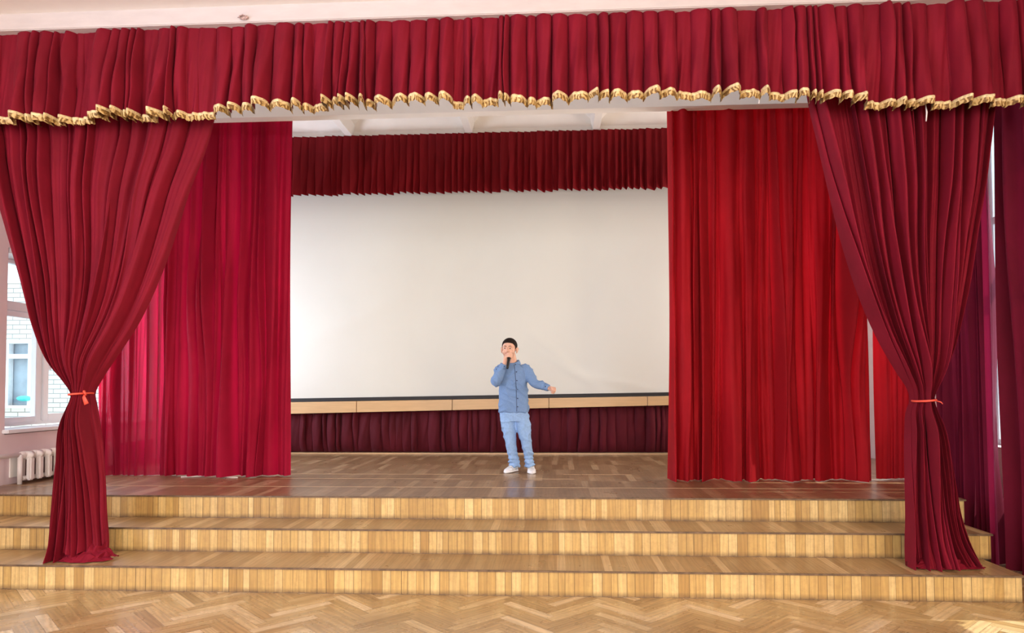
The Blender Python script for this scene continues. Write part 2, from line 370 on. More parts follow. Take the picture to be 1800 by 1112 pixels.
# ------------------------------------------------------------------ curtains
def pleats(n, seed, per=12, irr=.45):
    rs = np.random.RandomState(seed); wd = rs.uniform(1 - irr, 1 + irr, n); bd = np.concatenate([[0], np.cumsum(wd)]) / wd.sum()
    tau = np.linspace(0, 1, per, endpoint=False); t = .5 - .5 * np.cos(PI * tau)
    U = np.concatenate([bd[k] + t * (bd[k + 1] - bd[k]) for k in range(n)] + [[1.0]])
    K = np.concatenate([np.full(per, k) for k in range(n)] + [[n - 1]]); T = np.concatenate([t] * n + [[1.0]])
    return U, K, T, wd, rs
def curtain(n, seed, nv, pos, amp, power=.65, per=12, irr=.45, wob=.5, sub=.25, vary=.5, saw=False, deep=.25, leanf=.55, kn=5):
    """pos(u, v, d): point of the cloth; d = how far the fold stands forward. v runs 0 (top) .. 1 (hem)"""
    U, K, T, wd, rs = pleats(n, seed, per, irr); V = np.linspace(0, 1, nv)
    u = np.repeat(U[:, None], nv, 1); v = np.repeat(V[None, :], len(U), 0)
    knots = rs.uniform(1 - vary, 1 + vary, (n, kn)); vk = np.arange(kn); vi = np.clip(V * (kn - 1), 0, kn - 1); fi = np.floor(vi); vi = fi + (vi - fi) ** 2 * (3 - 2 * (vi - fi))
    for k in np.where(rs.rand(n) < deep)[0]: knots[k] *= rs.uniform(.05, .35)
    ak = np.stack([np.interp(vi, vk, knots[k]) for k in range(n)])[K]
    shape = (T if not saw else (1 - T))
    w = np.abs(np.sin(PI * T)) ** power if not saw else np.where(T < .93, 1 - T / .93, (T - .93) / .07)
    w = w[:, None] * ak
    for _ in range(3):
        fu = rs.uniform(.5, 2.2) * n; fv = rs.uniform(.3, 1.6); ph = rs.uniform(0, 6.28); w = w + sub / 3 * np.sin(2 * PI * (fu * u + fv * v) + ph)
    low = sum(rs.uniform(.2, .5) * np.sin(2 * PI * (rs.uniform(.05, .3) * n * u + rs.uniform(-.4, .4) * v) + rs.uniform(0, 6)) for _ in range(3))
    A = amp(v) if callable(amp) else amp
    d = A * (w + low * .35)
    du = sum(rs.uniform(.15, .4) * np.sin(2 * PI * (rs.uniform(.1, .5) * n * u) + rs.uniform(.4, 1.4) * 2 * PI * v + rs.uniform(0, 6)) for _ in range(3)) * wob / n
    lean = rs.uniform(-1, 1, n)[K][:, None] * (w - .3) * leanf / n
    uu = np.clip(u + lean * np.clip(v * 3 + .25, 0, 1) * (n * u * (1 - u) > .6) + du * np.clip(v * 2, 0, 1) * np.clip(4 * u * (1 - u) * 3, 0, 1), -.01, 1.01)
    return pos(uu, v, d), (u, v, d)
def curve(pts):      # smooth interpolation through (t, value) pairs
    t = np.array([p[0] for p in pts], float); x = np.array([p[1] for p in pts], float)
    m = np.gradient(x, t)
    def f(s):
        s = np.asarray(s, float); i = np.clip(np.searchsorted(t, s) - 1, 0, len(t) - 2); h = t[i + 1] - t[i]; r = np.clip((s - t[i]) / h, 0, 1)
        return (2 * r**3 - 3 * r**2 + 1) * x[i] + (r**3 - 2 * r**2 + r) * h * m[i] + (-2 * r**3 + 3 * r**2) * x[i + 1] + (r**3 - r**2) * h * m[i + 1]
    return f

# --- front valance with gold fringe
hem = curve([(aty(x, y, 4.95)[0], aty(x, y, 4.95)[2]) for x, y in ((-120, 205), (0, 205), (100, 207), (200, 202), (300, 200), (400, 191), (500, 187), (600, 180), (700, 176), (800, 176), (900, 175), (1000, 171), (1100, 166), (1200, 163), (1300, 160), (1400, 166), (1500, 174), (1600, 178), (1700, 178), (1800, 175), (1900, 172))])
VX0, VX1 = LX + .02, 3.38
def pos_v(u, v, d):
    x = VX0 + (VX1 - VX0) * u; z = 4.105 + (hem(x) - 4.105) * v
    return np.stack([x, 5.015 - d, z], -1)
VAL = empty('front_valance', (-.6, 5.02, 4.10), 'long gathered red velvet valance with gold fringe across the top of the stage opening', 'valance')
P, _ = curtain(94, 11, 26, pos_v, lambda v: .038 + .095 * v ** .7, power=.5, per=16, irr=.6, wob=.06, sub=.12, vary=.4, kn=2, leanf=.3, deep=.18)
link('cloth', local(grid(P), VAL.location), M['velvet'], VAL)
e = P[:, -1, :]; e2 = P[:, -2, :]; rows = []
scal = .004 * np.sin(np.arange(len(e)) * 1.9)
for k, (dz, dy) in enumerate([(.016, -.004), (.014, -.012), (.006, -.015), (-.006, -.013), (-.022, -.011), (-.034, -.006), (-.037, .002)]):
    r_ = e.copy(); r_[:, 2] += dz + (scal if k > 3 else 0); r_[:, 1] += dy; rows.append(r_)
link('braid', local(grid(np.stack(rows[:4], 1)), VAL.location), M['braid'], VAL)
link('fringe', local(grid(np.stack(rows[3:], 1)), VAL.location), M['gold'], VAL)
for (px, y0, y1) in ((1627, 182, 213), (1333, 166, 182)):
    a = aty(px, y0, 5.0); b = aty(px + 1, y1, 5.0)
    tt = [(a[0], 5.0, a[2]), ((a[0] + b[0]) / 2 + .006, 5.0, (a[2] + b[2]) / 2), (b[0], 5.0, b[2])]
    link('ribbon_end', local(tube(tt, [.003, .006, .004], 6), VAL.location), M['white_cord'], VAL)

# --- tied curtains
def tied(name, label, left, right, seed, n, y0, bottom, tie_px, bow):
    # left/right: lists of (py, px) of the cloth's edges surveyed at plane y0
    zt = 4.16
    def edge(pts): return curve(sorted((-aty(px, py, y0)[2], aty(px, py, y0)[0]) for py, px in pts))
    el, er = edge(left), edge(right); zb = bottom
    ztie = aty(tie_px[0], tie_px[1], y0)[2]
    def pos(u, v, d):
        lift = bow[4] * np.clip((u - .33) / .1, 0, 1) * (1 - .3 * np.sin(u * 23))
        z = zt + (zb + lift - zt) * v
        a, b = el(-z), er(-z); wdt = b - a
        uc = np.clip(u, 0, 1); s = uc
        x = a + wdt * s
        k = np.exp(-((z - ztie) / .55) ** 2) + .55 * np.clip((ztie - z) / 1.2, 0, 1)
        y = y0 - d - k * .11 * np.sqrt(np.clip(1 - (2 * uc - 1) ** 2, 0, 1)) + .04 * k
        fl = np.clip((zb + .22 - z) / .22, 0, 1) ** 2                 # cloth spreads where it meets the step
        y = y - fl * .03
        x = x + fl * .018 * np.sin(u * 40 + 3)
        return np.stack([x, y, z], -1)
    def amp(v):
        z = zt + (zb - zt) * v; near = np.exp(-((z - ztie) / .16) ** 2)
        return .13 * (1 - .55 * near) * (.65 + .35 * np.clip(v * 3, 0, 1))
    P, (u, v, d) = curtain(n, seed, 120, pos, amp, power=.40, per=16, irr=.7, wob=.0, sub=.22, vary=.5)
    E_ = empty(name, (aty(*tie_px, y0)[0], y0, zb), label, 'curtain')
    link('cloth', local(grid(P), E_.location), M['velvet'], E_)
    # crumpled cloth lying on the step
    rs = np.random.RandomState(seed + 5); xa, xb = el(-zb), er(-zb)
    xa, xb = bow[1] if bow[1] else (xa, xb)
    nu, nv = 200, 60; U = np.linspace(0, 1, nu)[:, None]; V = np.linspace(0, 1, nv)[None, :]
    x = xa + (xb - xa) * U + .02 * np.sin(V * 9 + U * 20)
    yy = y0 + .02 - .07 - V * bow[2] * (.55 + .45 * np.sin(PI * np.clip(U * .9 + .1, 0, 1)))
    env = np.sin(PI * np.clip(U, .02, .98)) ** .6
    ruf = np.abs(np.sin(V * 8.5 + 1.3 * np.sin(U * 11) + .8 * np.sin(U * 29 + V * 3)))
    z = zb + .003 + env * (bow[3] * (1 - V) ** 1.1 * (.75 + .25 * np.sin(U * 37 + V * 5)) + .030 * ruf * (1 - V ** 4)) * np.clip(V * 99 + .4, 0, 1)
    yy = yy - .03 * env * np.cos(V * 17 + 2.6 * np.sin(U * 11)) * (1 - V)
    Q = np.stack(np.broadcast_arrays(x, yy, z), -1)
    link('gathered_hem', local(grid(Q), E_.location), M['velvet'], E_)
    # ribbon round the waist
    cx = (el(-ztie) + er(-ztie)) / 2; hw = (er(-ztie) - el(-ztie)) / 2 + .012
    ring = [(cx + hw * math.cos(a), y0 - .055 + .105 * math.sin(a), ztie + .006 * math.cos(a)) for a in np.linspace(0, 2 * PI, 33)]
    tb = [tube(ring, .0075, 8, False)]
    s = bow[0]
    if s: 
        bx = cx + hw
        tb.append(tube([(bx - .01, y0 - .10, ztie - .002), (bx + .012, y0 - .14, ztie - .02), (bx + .035, y0 - .14, ztie - .075)], [(.006, .004), (.014, .004), (.020, .003)], 8))
        tb.append(tube([(bx - .005, y0 - .10, ztie), (bx + .008, y0 - .13, ztie + .02), (bx + .016, y0 - .12, ztie - .01)], [.005, .010, .005], 8))
    else:
        bx = cx + hw; tb.append(tube([(bx - .012, y0 - .10, ztie), (bx + .02, y0 - .12, ztie - .012), (bx + .03, y0 - .12, ztie - .025)], [.006, .004, .003], 8))
    link('tieback', local(join(tb), E_.location), M['ribbon'], E_)
    return E_
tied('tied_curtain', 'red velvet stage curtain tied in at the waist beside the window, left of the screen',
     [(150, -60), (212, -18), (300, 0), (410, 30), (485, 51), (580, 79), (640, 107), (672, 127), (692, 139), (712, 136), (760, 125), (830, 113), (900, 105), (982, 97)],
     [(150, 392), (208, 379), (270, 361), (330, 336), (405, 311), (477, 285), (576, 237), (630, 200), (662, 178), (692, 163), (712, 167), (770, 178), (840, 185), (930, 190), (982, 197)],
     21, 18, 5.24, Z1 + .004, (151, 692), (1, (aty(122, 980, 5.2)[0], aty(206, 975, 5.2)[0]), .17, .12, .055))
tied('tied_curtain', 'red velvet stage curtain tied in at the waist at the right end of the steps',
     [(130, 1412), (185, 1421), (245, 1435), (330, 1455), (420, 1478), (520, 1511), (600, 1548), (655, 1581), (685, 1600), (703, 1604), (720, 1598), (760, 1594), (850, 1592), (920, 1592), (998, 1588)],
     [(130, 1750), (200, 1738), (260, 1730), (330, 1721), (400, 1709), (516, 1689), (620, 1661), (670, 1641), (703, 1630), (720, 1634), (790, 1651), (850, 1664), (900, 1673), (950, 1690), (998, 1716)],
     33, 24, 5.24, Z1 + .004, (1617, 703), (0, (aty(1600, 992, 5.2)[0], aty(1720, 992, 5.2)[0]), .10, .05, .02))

# --- hanging panels
def panel(name, label, cat, x0, x1, y, zt, zb, n, seed, mat, amp=.06, power=.6, y1=None, flare=.0, slant=0, **kw):
    y1 = y if y1 is None else y1
    L = math.hypot(x1 - x0, y1 - y); nx, ny = (y1 - y) / L, -(x1 - x0) / L       # towards the viewer for x-running cloth
    def pos(u, v, d):
        z = zt + (zb - zt) * v
        uc = u + flare * (v ** 2) * (u - .5) * 0
        x = x0 + (x1 - x0) * uc + nx * d + slant * v ** 3 * (1 - np.clip(u * 6, 0, 1)); yy = y + (y1 - y) * uc + ny * d
        return np.stack([x, yy, z], -1)
    kw.setdefault('wob', .25); kw.setdefault('irr', .65); kw.setdefault('sub', .3); P, _ = curtain(n, seed, kw.pop('nv', 50), pos, (lambda v: amp * (.7 + .5 * v)), power=power, **kw)
    o = link(name, grid(P), mat); loc = Vector(((x0 + x1) / 2, (y + y1) / 2, zb)); local(o.data, loc); o.location = loc
    return tag(o, label, cat)
X = lambda px, py, y: aty(px, py, y)[0]
ytop = 4.3
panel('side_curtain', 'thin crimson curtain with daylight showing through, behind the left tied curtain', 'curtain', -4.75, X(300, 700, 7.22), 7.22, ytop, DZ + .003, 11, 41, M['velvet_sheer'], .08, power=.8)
panel('side_curtain', 'wide red curtain hanging straight beside the left edge of the screen', 'curtain', X(292, 700, 7.12), X(511, 700, 7.12), 7.14, ytop, DZ + .012, 13, 42, M['velvet_side'], .12, power=.9, deep=.32)
panel('side_curtain', 'widest red curtain hanging straight beside the right edge of the screen', 'curtain', X(1178, 700, 7.0), X(1526, 700, 7.0), 7.02, ytop, DZ + .006, 15, 43, M['velvet_right'], .13, power=.9, deep=.3, slant=-.03, wob=.3)
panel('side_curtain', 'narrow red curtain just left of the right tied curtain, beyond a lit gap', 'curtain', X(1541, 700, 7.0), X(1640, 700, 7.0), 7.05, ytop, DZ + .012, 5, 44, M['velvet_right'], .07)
panel('window_curtain', 'unseen short curtain added to limit the sun, near end of the right wall', 'curtain', 3.60, 3.60, 3.3, 4.35, 1.5, 8, 55, M['velvet_wall'], .04, y1=4.60)  # out of view, added to cut the sunlight down to a small floor patch
# along the right wall, hiding its windows
for (ya, yb, xx, n, s, lab, zb) in ((6.22, 6.77, 3.52, 5, 51, 'purple-red window curtain immediately behind the right tied curtain', .03),
                           (5.905, 6.20, 3.50, 3, 52, 'dark purple window curtain between the right tied curtain and the pink glow-tinted strip', .03),
                           (5.80, 5.895, 3.45, 1, 56, 'narrow strip of window curtain tinted pink for the glow of light behind it, right of the right tied curtain', .03),
                           (5.68, 5.84, 3.59, 2, 53, 'dark wine window curtain just left of the white slit at the right wall', .03),
                           (4.605, 5.745, 3.46, 8, 54, 'dark purple window curtain right of the white slit at the picture edge', .03)):
    panel('window_curtain', lab, 'curtain', xx, xx, ya, 4.35, zb, n, s, M['velvet_painted_glow'] if s == 56 else M['velvet_wall'], .09 if n > 1 else .03, power=.9, deep=0, leanf=.3 if n > 3 else .04, wob=.25 if n > 3 else .03, y1=yb)

# --- back valance, projection screen, ledge, skirt
def pos_b(u, v, d):
    x = -4.6 + 7.4 * u; z = 4.795 + (3.995 - 4.795) * v
    return np.stack([x, 9.22 - d, z + d * .12 * v], -1)
P, _ = curtain(78, 61, 14, pos_b, lambda v: .035 + .055 * v, per=10, irr=.25, wob=.1, sub=.08, vary=.25, saw=True, deep=0, leanf=0)
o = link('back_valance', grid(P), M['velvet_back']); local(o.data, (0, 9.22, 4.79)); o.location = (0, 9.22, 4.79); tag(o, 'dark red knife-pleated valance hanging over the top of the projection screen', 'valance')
sl = (1.352 - 1.284) / 5.04
def zs(x): return 1.284 + (x + 3.536) * sl
SCR = empty('projection_screen', (-.9, 9.42, 1.3), 'large cream projection screen stretched across the back of the stage', 'screen')
nx_, nz_ = 220, 100; U = np.linspace(-4.6, 2.8, nx_)[:, None]; V = np.linspace(0, 1, nz_)[None, :]
zz = zs(U) + .02 + V * (4.5 - zs(U) - .02)
dd = .012 * np.sin(U * 1.3 + V * 2) + .006 * np.sin(U * 3.1 - V * 7)
for (px, py, ang, ln, wd, hh) in ((965, 610, -38, .35, .05, .010), (1010, 655, -32, .45, .06, .012), (1090, 672, -12, .5, .05, .010), (800, 470, 80, .3, .08, .005), (625, 560, 25, .7, .12, .010), (1060, 520, 60, .6, .12, .008)):
    c_ = aty(px, py, 9.4); a_ = math.radians(ang); dx = U - c_[0]; dz = zz - c_[2]
    al = dx * math.cos(a_) + dz * math.sin(a_); ac = -dx * math.sin(a_) + dz * math.cos(a_); dd = dd + hh * np.exp(-(al / ln) ** 2 - (ac / wd) ** 2)
link('screen_cloth', local(grid(np.stack(np.broadcast_arrays(U, 9.42 - dd, zz), -1)), SCR.location), M['screen'], SCR)
def sheared(bs, z_of):
    me = boxes(bs, .002)
    for v in me.vertices: v.co.z += z_of(v.co.x)
    return me
link('border', local(sheared([(-4.6, 2.8, 9.395, 9.43, -.025, .022)], zs), SCR.location), M['black'], SCR)
LED = empty('screen_ledge', (-.9, 9.38, 1.15), 'honey-coloured wooden board of butted panels under the screen', 'board')
sx = [-4.6] + [X(p_, 715, 9.38) for p_ in (627, 795, 965, 1138)] + [2.8]
sb = (1.204 - 1.100) / 5.04
def zb_(x): return 1.102 + (x + 3.535) * sb
for a, b in zip(sx, sx[1:]):
    a += .004; b -= .004
    me = boxes([(a, b, 9.37, 9.40, 0, 1)], .0015)
    for v in me.vertices: v.co.z = zb_(v.co.x) + v.co.z * (zs(v.co.x) - .028 - zb_(v.co.x))
    link('panel', local(me, LED.location), M['board'], LED)
def pos_k(u, v, d):
    x = -4.6 + 7.4 * u; zt = zb_(x) + .005; z = zt + (DZ + .03 - zt) * v; puff = .05 * np.sin(PI * np.clip(v, 0, 1)) ** .5
    return np.stack([x, 9.53 - d - puff + .03 * v ** 8, z], -1)
P, _ = curtain(66, 71, 30, pos_k, lambda v: .05 * (1 - .55 * v ** 6), power=.5, per=12, irr=.55, wob=.12, sub=.2, vary=.6, kn=2, leanf=.25)
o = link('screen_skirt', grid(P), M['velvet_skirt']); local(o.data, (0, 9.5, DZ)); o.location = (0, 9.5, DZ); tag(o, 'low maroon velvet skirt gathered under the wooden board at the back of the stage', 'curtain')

# white cable showing under the curtain hems
for nm, pts, lab in (('white_cable', [(318, 838), (345, 837), (372, 835), (400, 838), (418, 839)], 'white cable lying under the hem of the wide red left curtain'),
                ('white_cable', [(1521, 842), (1535, 843), (1552, 843), (1566, 842)], 'white cable lying under the lit gap right of the widest red curtain')):
    w = [atz(x, y, DZ + .006) for x, y in pts]; me = tube([tuple(p) for p in w], .005, 8); o = link(nm, me, M['white_cord']); local(me, w[0]); o.location = w[0]; tag(o, lab, 'cable')

# ------------------------------------------------------------------ left window, radiator
XW = -5.42
def yw(px): return atx(px, 640, XW)[1]
WIN = empty('window_1', (XW, (WY0 + WY1) / 2, WZ0), 'white plastic window in the left wall of the stage', 'window'); WIN['kind'] = 'structure'
ztr = atx(40, 541, XW)[2]; zbot = atx(40, 738, XW)[2]
ztop = atx(30, 459, XW)[2]
def frame(y0, y1, z0, z1, t_, x=XW, dx=.035): return [(x - dx, x + dx, y0, y0 + t_, z0, z1), (x - dx, x + dx, y1 - t_, y1, z0, z1), (x - dx, x + dx, y0 + t_, y1 - t_, z0, z0 + t_), (x - dx, x + dx, y0 + t_, y1 - t_, z1 - t_, z1)]
ym = [WY0, yw(66), yw(66) + .80, yw(66) + 1.22, WY1]
fr = frame(WY0, WY1, WZ0 + .06, ztop, .04)
for y in ym[1:-1]: fr.append((XW - .030, XW + .030, y - .025, y + .025, WZ0 + .07, ztop - .01))
fr.append((XW - .04, XW + .042, WY0 + .003, WY1 - .003, ztr - .045, ztr + .045))
link('window_frame', local(boxes(fr, .004), WIN.location), M['pvc'], WIN)
link('wall_lintel', local(boxes([(XW - .2, XW + .27, WY0, WY1, ztop, ztop + .05)]), WIN.location), M['pvc'], WIN)
for i, (a, b) in enumerate(zip(ym, ym[1:])):
    sash = boxes(frame(a + .03, b - .03, WZ0 + .09, ztr - .05, .055 if i != 1 else .075, XW + .02, .03), .004)
    s_ = link('sash', local(sash, WIN.location), M['pvc'], WIN)
    link('glass', local(boxes([(XW - .004, XW + .004, a + .08, b - .08, WZ0 + .14, ztr - .1)]), WIN.location), M['glass'], s_)
    link('glass', local(boxes([(XW - .004, XW + .004, a + .025, b - .025, ztr + .05, ztop - .04)]), WIN.location), M['glass'], WIN)
hy, hz = yw(77) + .02, atx(77, 645, XW)[2]
link('window_handle', local(join([boxes([(XW + .05, XW + .065, hy - .014, hy + .014, hz - .03, hz + .03)], .003), tube([(XW + .06, hy, hz), (XW + .11, hy, hz), (XW + .115, hy + .03, hz - .005), (XW + .112, hy + .035, hz - .09)], .008, 8)]), WIN.location), M['pvc'], WIN)
link('window_sill', local(boxes([(XW, LX + .06, WY0 - .05, WY1 + .05, WZ0 + .01, WZ0 + .045)], .006), WIN.location), M['pvc'], WIN)

RAD = empty('radiator', (-5.05, 6.75, DZ), 'cream cast-iron radiator under the left stage window', 'radiator')
def rsec(y):
    ms = []
    for dx in (-.045, .045):
        ms.append(boxes([(-5.04 + dx - .025, -5.04 + dx + .025, y - .031, y + .031, DZ + .03, .80)], .012))
    ms.append(tube([(-5.04, y - .058, .815), (-5.04, y + .058, .815)], [(.045, .03), (.045, .03)], 14))
    ms.append(sphere((-5.04, y, .815), (.078, .036, .042)))
    ms.append(tube([(-5.04, y - .058, DZ + .05), (-5.04, y + .058, DZ + .05)], .022, 12))
    return join(ms)
y0r = atx(53, 800, -5.0)[1]
for k in range(11):
    link('section', local(rsec(y0r + k * .122), RAD.location), M['radiator'], RAD)
PIPE = link('heating_pipe', join([tube([(-5.03, 5.6, .845), (-5.03, y0r - .06, .825)], .021, 12), tube([(-5.02, atx(35, 820, -5.02)[1], .83), (-5.02, atx(35, 820, -5.02)[1], DZ + .002)], .021, 12), sphere((-5.03, y0r - .06, .825), (.03, .05, .034))]), M['radiator'])
local(PIPE.data, (-5.03, 6.3, DZ)); PIPE.location = (-5.03, 6.3, DZ); tag(PIPE, 'cream heating pipe running into the radiator from the picture edge', 'pipe')
tag(link('trim_10', boxes([(LX, LX + .012, atx(16, 820, LX)[1], atx(31, 820, LX)[1], DZ + .06, .83)]), M['plaster']), kind='structure')
tag(link('trim_11', boxes([(LX, LX + .006, atx(36, 820, LX)[1], WY1, DZ, .80)]), M['darkgap']), kind='structure')

# window behind the right-hand curtains
WR = empty('window_2', (RX + .2, 5.6, .9), 'white plastic window behind the curtains of the right wall', 'window'); WR['kind'] = 'structure'
fr2 = frame(4.302, 6.898, .902, 4.098, .05, RX + .2)
for y in (5.17, 6.03): fr2.append((RX + .17, RX + .23, y - .03, y + .03, .94, 4.06))
fr2.append((RX + .165, RX + .235, 4.34, 6.86, 2.95, 3.02))
link('window_frame', local(boxes(fr2, .004), WR.location), M['pvc'], WR)
link('glass', local(boxes([(RX + .196, RX + .204, 4.35, 6.85, .95, 4.05)]), WR.location), M['glass'], WR)

# neighbouring building
FY = 12.6
BLD = empty('brick_building', (-10, FY, 0), 'white brick building seen through the left window', 'building')
def bz(px, py): return aty(px, py, FY)
a0 = bz(10, 598); a1 = bz(54, 712)
wb = (a0[0], a1[0], a1[2], a0[2])
me = boxes([(-20, wb[0], FY, FY + .3, -1, bz(40, 497)[2]), (wb[1], -6.2, FY, FY + .3, -1, bz(40, 497)[2]), (wb[0], wb[1], FY, FY + .3, -1, wb[2]), (wb[0], wb[1], FY, FY + .3, wb[3], bz(40, 497)[2])])
link('brick_wall', local(me, BLD.location), M['brick'], BLD)
bw = link('window', local(boxes([(wb[0], wb[0] + .08, FY - .02, FY + .1, wb[2], wb[3]), (wb[1] - .06, wb[1], FY - .02, FY + .1, wb[2], wb[3]), (wb[0] + .01, wb[1] - .01, FY - .035, FY + .09, bz(30, 630)[2], bz(30, 622)[2]), (wb[0] + .01, wb[1] - .01, FY - .035, FY + .09, wb[3] - .06, wb[3] - .002), (wb[0] - .1, wb[1] + .1, FY - .12, FY + .1, wb[2] - .05, wb[2])]), BLD.location), M['far_frame'], BLD)
link('pane', local(boxes([(wb[0], wb[1], FY + .12, FY + .14, wb[2], wb[3])]), BLD.location), M['far_glass'], bw)
tq = aty(42, 700, FY - .05); o = link('bundle', sphere((0, 0, 0), (.14, .06, .05)), M['turquoise'], BLD); o.location = Vector(tq) - BLD.location
tag(link('ground_outside', boxes([(-60, LX - .5, -20, 60, -1.2, -1)]), simple('pale_paving', (.45, .45, .43), .9)), kind='structure')

# broken plaster round an old hook on the portal beam
hk = aty(429, 31, 4.94)
HK = link('broken_plaster_patch', join([sphere((0, 0, 0), (.035, .006, .018), 12, 8), tube([(-.03, -.01, .008), (0, -.02, .012), (.025, -.015, 0), (.03, -.02, -.018)], .004, 6), tube([(-.045, -.004, 0), (-.02, -.012, .006)], .003, 6)]), simple('broken_plaster', (.42, .30, .27), .9, var=.6, scale=70)); HK.location = hk
tag(HK, 'small broken plaster patch with an old hook on the beam above the valance', 'hook')

# ------------------------------------------------------------------ the singing boy
from mathutils.bvhtree import BVHTree
YBOY = 7.33
BASE = Vector(aty(916, 833.5, YBOY)); BASE.z = DZ
def B(px, py, dy=0): return Vector(aty(px, py, YBOY + dy)) - Vector((BASE.x, BASE.y, BASE.z))
BOY = empty('person', BASE, 'boy in a light blue shirt and jeans singing into a black microphone on the stage', 'person')
def chain(pts, rad, n=14, sub=4):
    """smooth tapered limb with rounded ends"""
    pts = [Vector(p) for p in pts]; t = list(range(len(pts)))
    cx, cy, cz = (curve([(i, p[k]) for i, p in zip(t, pts)]) for k in range(3)); cr = curve(list(zip(t, rad)))
    s = np.linspace(0, len(pts) - 1, (len(pts) - 1) * sub + 1)
    P = [Vector((float(cx(a)), float(cy(a)), float(cz(a)))) for a in s]; R = [float(cr(a)) for a in s]
    d0 = (P[0] - P[1]).normalized(); d1 = (P[-1] - P[-2]).normalized()
    P = [P[0] + d0 * R[0] * .92, P[0] + d0 * R[0] * .6] + P + [P[-1] + d1 * R[-1] * .6, P[-1] + d1 * R[-1] * .92]
    R = [R[0] * .38, R[0] * .8] + R + [R[-1] * .8, R[-1] * .38]
    return tube(P, R, n)
def flatchain(pts, rad, n=20, sub=4):
    pts = [Vector(p) for p in pts]; t = list(range(len(pts)))
    cx, cy, cz = (curve([(i, p[k]) for i, p in zip(t, pts)]) for k in range(3)); cr = curve(list(zip(t, rad)))
    s = np.linspace(0, len(pts) - 1, (len(pts) - 1) * sub + 1)
    return tube([(float(cx(a)), float(cy(a)), float(cz(a))) for a in s], [float(cr(a)) for a in s], n)
def stack(rings, n=40, p=.85):
    """rings: (centre, rx, ry) stacked bottom to top, capped flat"""
    bm = bmesh.new(); R = []
    for c, rx, ry in rings:
        R.append([bm.verts.new((c[0] + rx * math.copysign(abs(math.cos(a)) ** p, math.cos(a)), c[1] + ry * math.copysign(abs(math.sin(a)) ** p, math.sin(a)), c[2])) for a in [2 * PI * j / n for j in range(n)]])
    for a, b in zip(R, R[1:]):
        for j in range(n): bm.faces.new((a[j], a[(j + 1) % n], b[(j + 1) % n], b[j]))
    bm.faces.new(R[0][::-1]); bm.faces.new(R[-1])
    me = bpy.data.meshes.new('m'); bm.to_mesh(me); bm.free(); return me
def fuse(name, meshes, voxel, mat, parent, smooth=4, wrinkle=None):
    me = join(meshes); o = bpy.data.objects.new('tmp', me); C.objects.link(o)
    r = o.modifiers.new('r', 'REMESH'); r.mode = 'VOXEL'; r.voxel_size = voxel; r.use_smooth_shade = True
    if smooth: s = o.modifiers.new('s', 'SMOOTH'); s.factor = .5; s.iterations = smooth
    dg = bpy.context.evaluated_depsgraph_get(); dg.update()
    out = bpy.data.meshes.new_from_object(o.evaluated_get(dg)); bpy.data.objects.remove(o)
    if wrinkle:
        for v, nn in [(v, Vector(v.normal)) for v in out.vertices]: v.co += nn * wrinkle(v.co)
    out.polygons.foreach_set('use_smooth', [True] * len(out.polygons)); out.materials.clear()
    return link(name, out, mat, parent)

# microphone axis
mh = B(896.0, 624.0, -.165); mt = B(891.6, 647.2, -.255); ax = (mt - mh).normalized()
e1 = Vector((-1, 0, 0)); e1 = (e1 - ax * e1.dot(ax)).normalized(); e2 = ax.cross(e1).normalized()
if e2.y > 0: e2 = -e2                                   # e1: image left, e2: towards the hall
def around(k, ang, r): return mh + ax * k + (e1 * math.cos(ang) + e2 * math.sin(ang)) * r

HC = B(895.2, 613.3, 0); HR = Matrix.Rotation(math.radians(-9), 4, 'Z') @ Matrix.Rotation(math.radians(2), 4, 'Y')
HM = Matrix.Translation(HC) @ HR
def hd(m): m.transform(HM); return m
body = [hd(sphere((0, .014, .030), (.075, .092, .080), 32, 20)), hd(sphere((0, -.018, -.026), (.064, .068, .080), 32, 20)), hd(sphere((0, -.034, -.078), (.042, .046, .034), 24, 14)),
        hd(sphere((-.034, -.052, -.034), (.028, .030, .030))), hd(sphere((.034, -.052, -.034), (.028, .030, .030))),
        hd(chain([(0, -.082, .012), (0, -.096, -.010), (0, -.103, -.026)], [.007, .009, .012], 12)), hd(sphere((-.012, -.092, -.028), .0085)), hd(sphere((.012, -.092, -.028), .0085)),
        hd(sphere((-.028, -.074, .022), (.024, .012, .008))), hd(sphere((.028, -.074, .022), (.024, .012, .008))),
        hd(sphere((0, -.072, -.052), (.026, .016, .014))), hd(sphere((0, -.070, -.088), (.020, .014, .014)))]
for s in (-1, 1):
    body.append(hd(sphere((s * .079, .008, -.014), (.008, .018, .030), rot=Matrix.Rotation(s * .35, 4, 'Z'))))
    body.append(hd(chain([(s * .076, .0, .006), (s * .088, .012, .016), (s * .090, .020, .0), (s * .084, .014, -.024), (s * .076, .0, -.036)], [.005, .006, .006, .006, .005], 8)))
body.append(chain([B(902, 655, .02), B(901, 640, .012), B(898, 624, .012)], [.058, .050, .050], 20))
body.append(stack([(B(903, 735, .0), .12, .085), (B(902, 715, 0), .115, .085), (B(901.5, 690, 0), .112, .082), (B(901.5, 665, 0), .125, .085), (B(902, 651, 0), .125, .075), (B(902, 643, .01), .07, .055)]))
# legs inside the jeans, feet inside the shoes
body.append(chain([B(894, 735), B(898, 774, -.01), B(903, 815, .01)], [.058, .040, .026])); body.append(chain([B(917, 735), B(924.5, 776, -.03), B(930, 815, -.02)], [.058, .040, .026]))
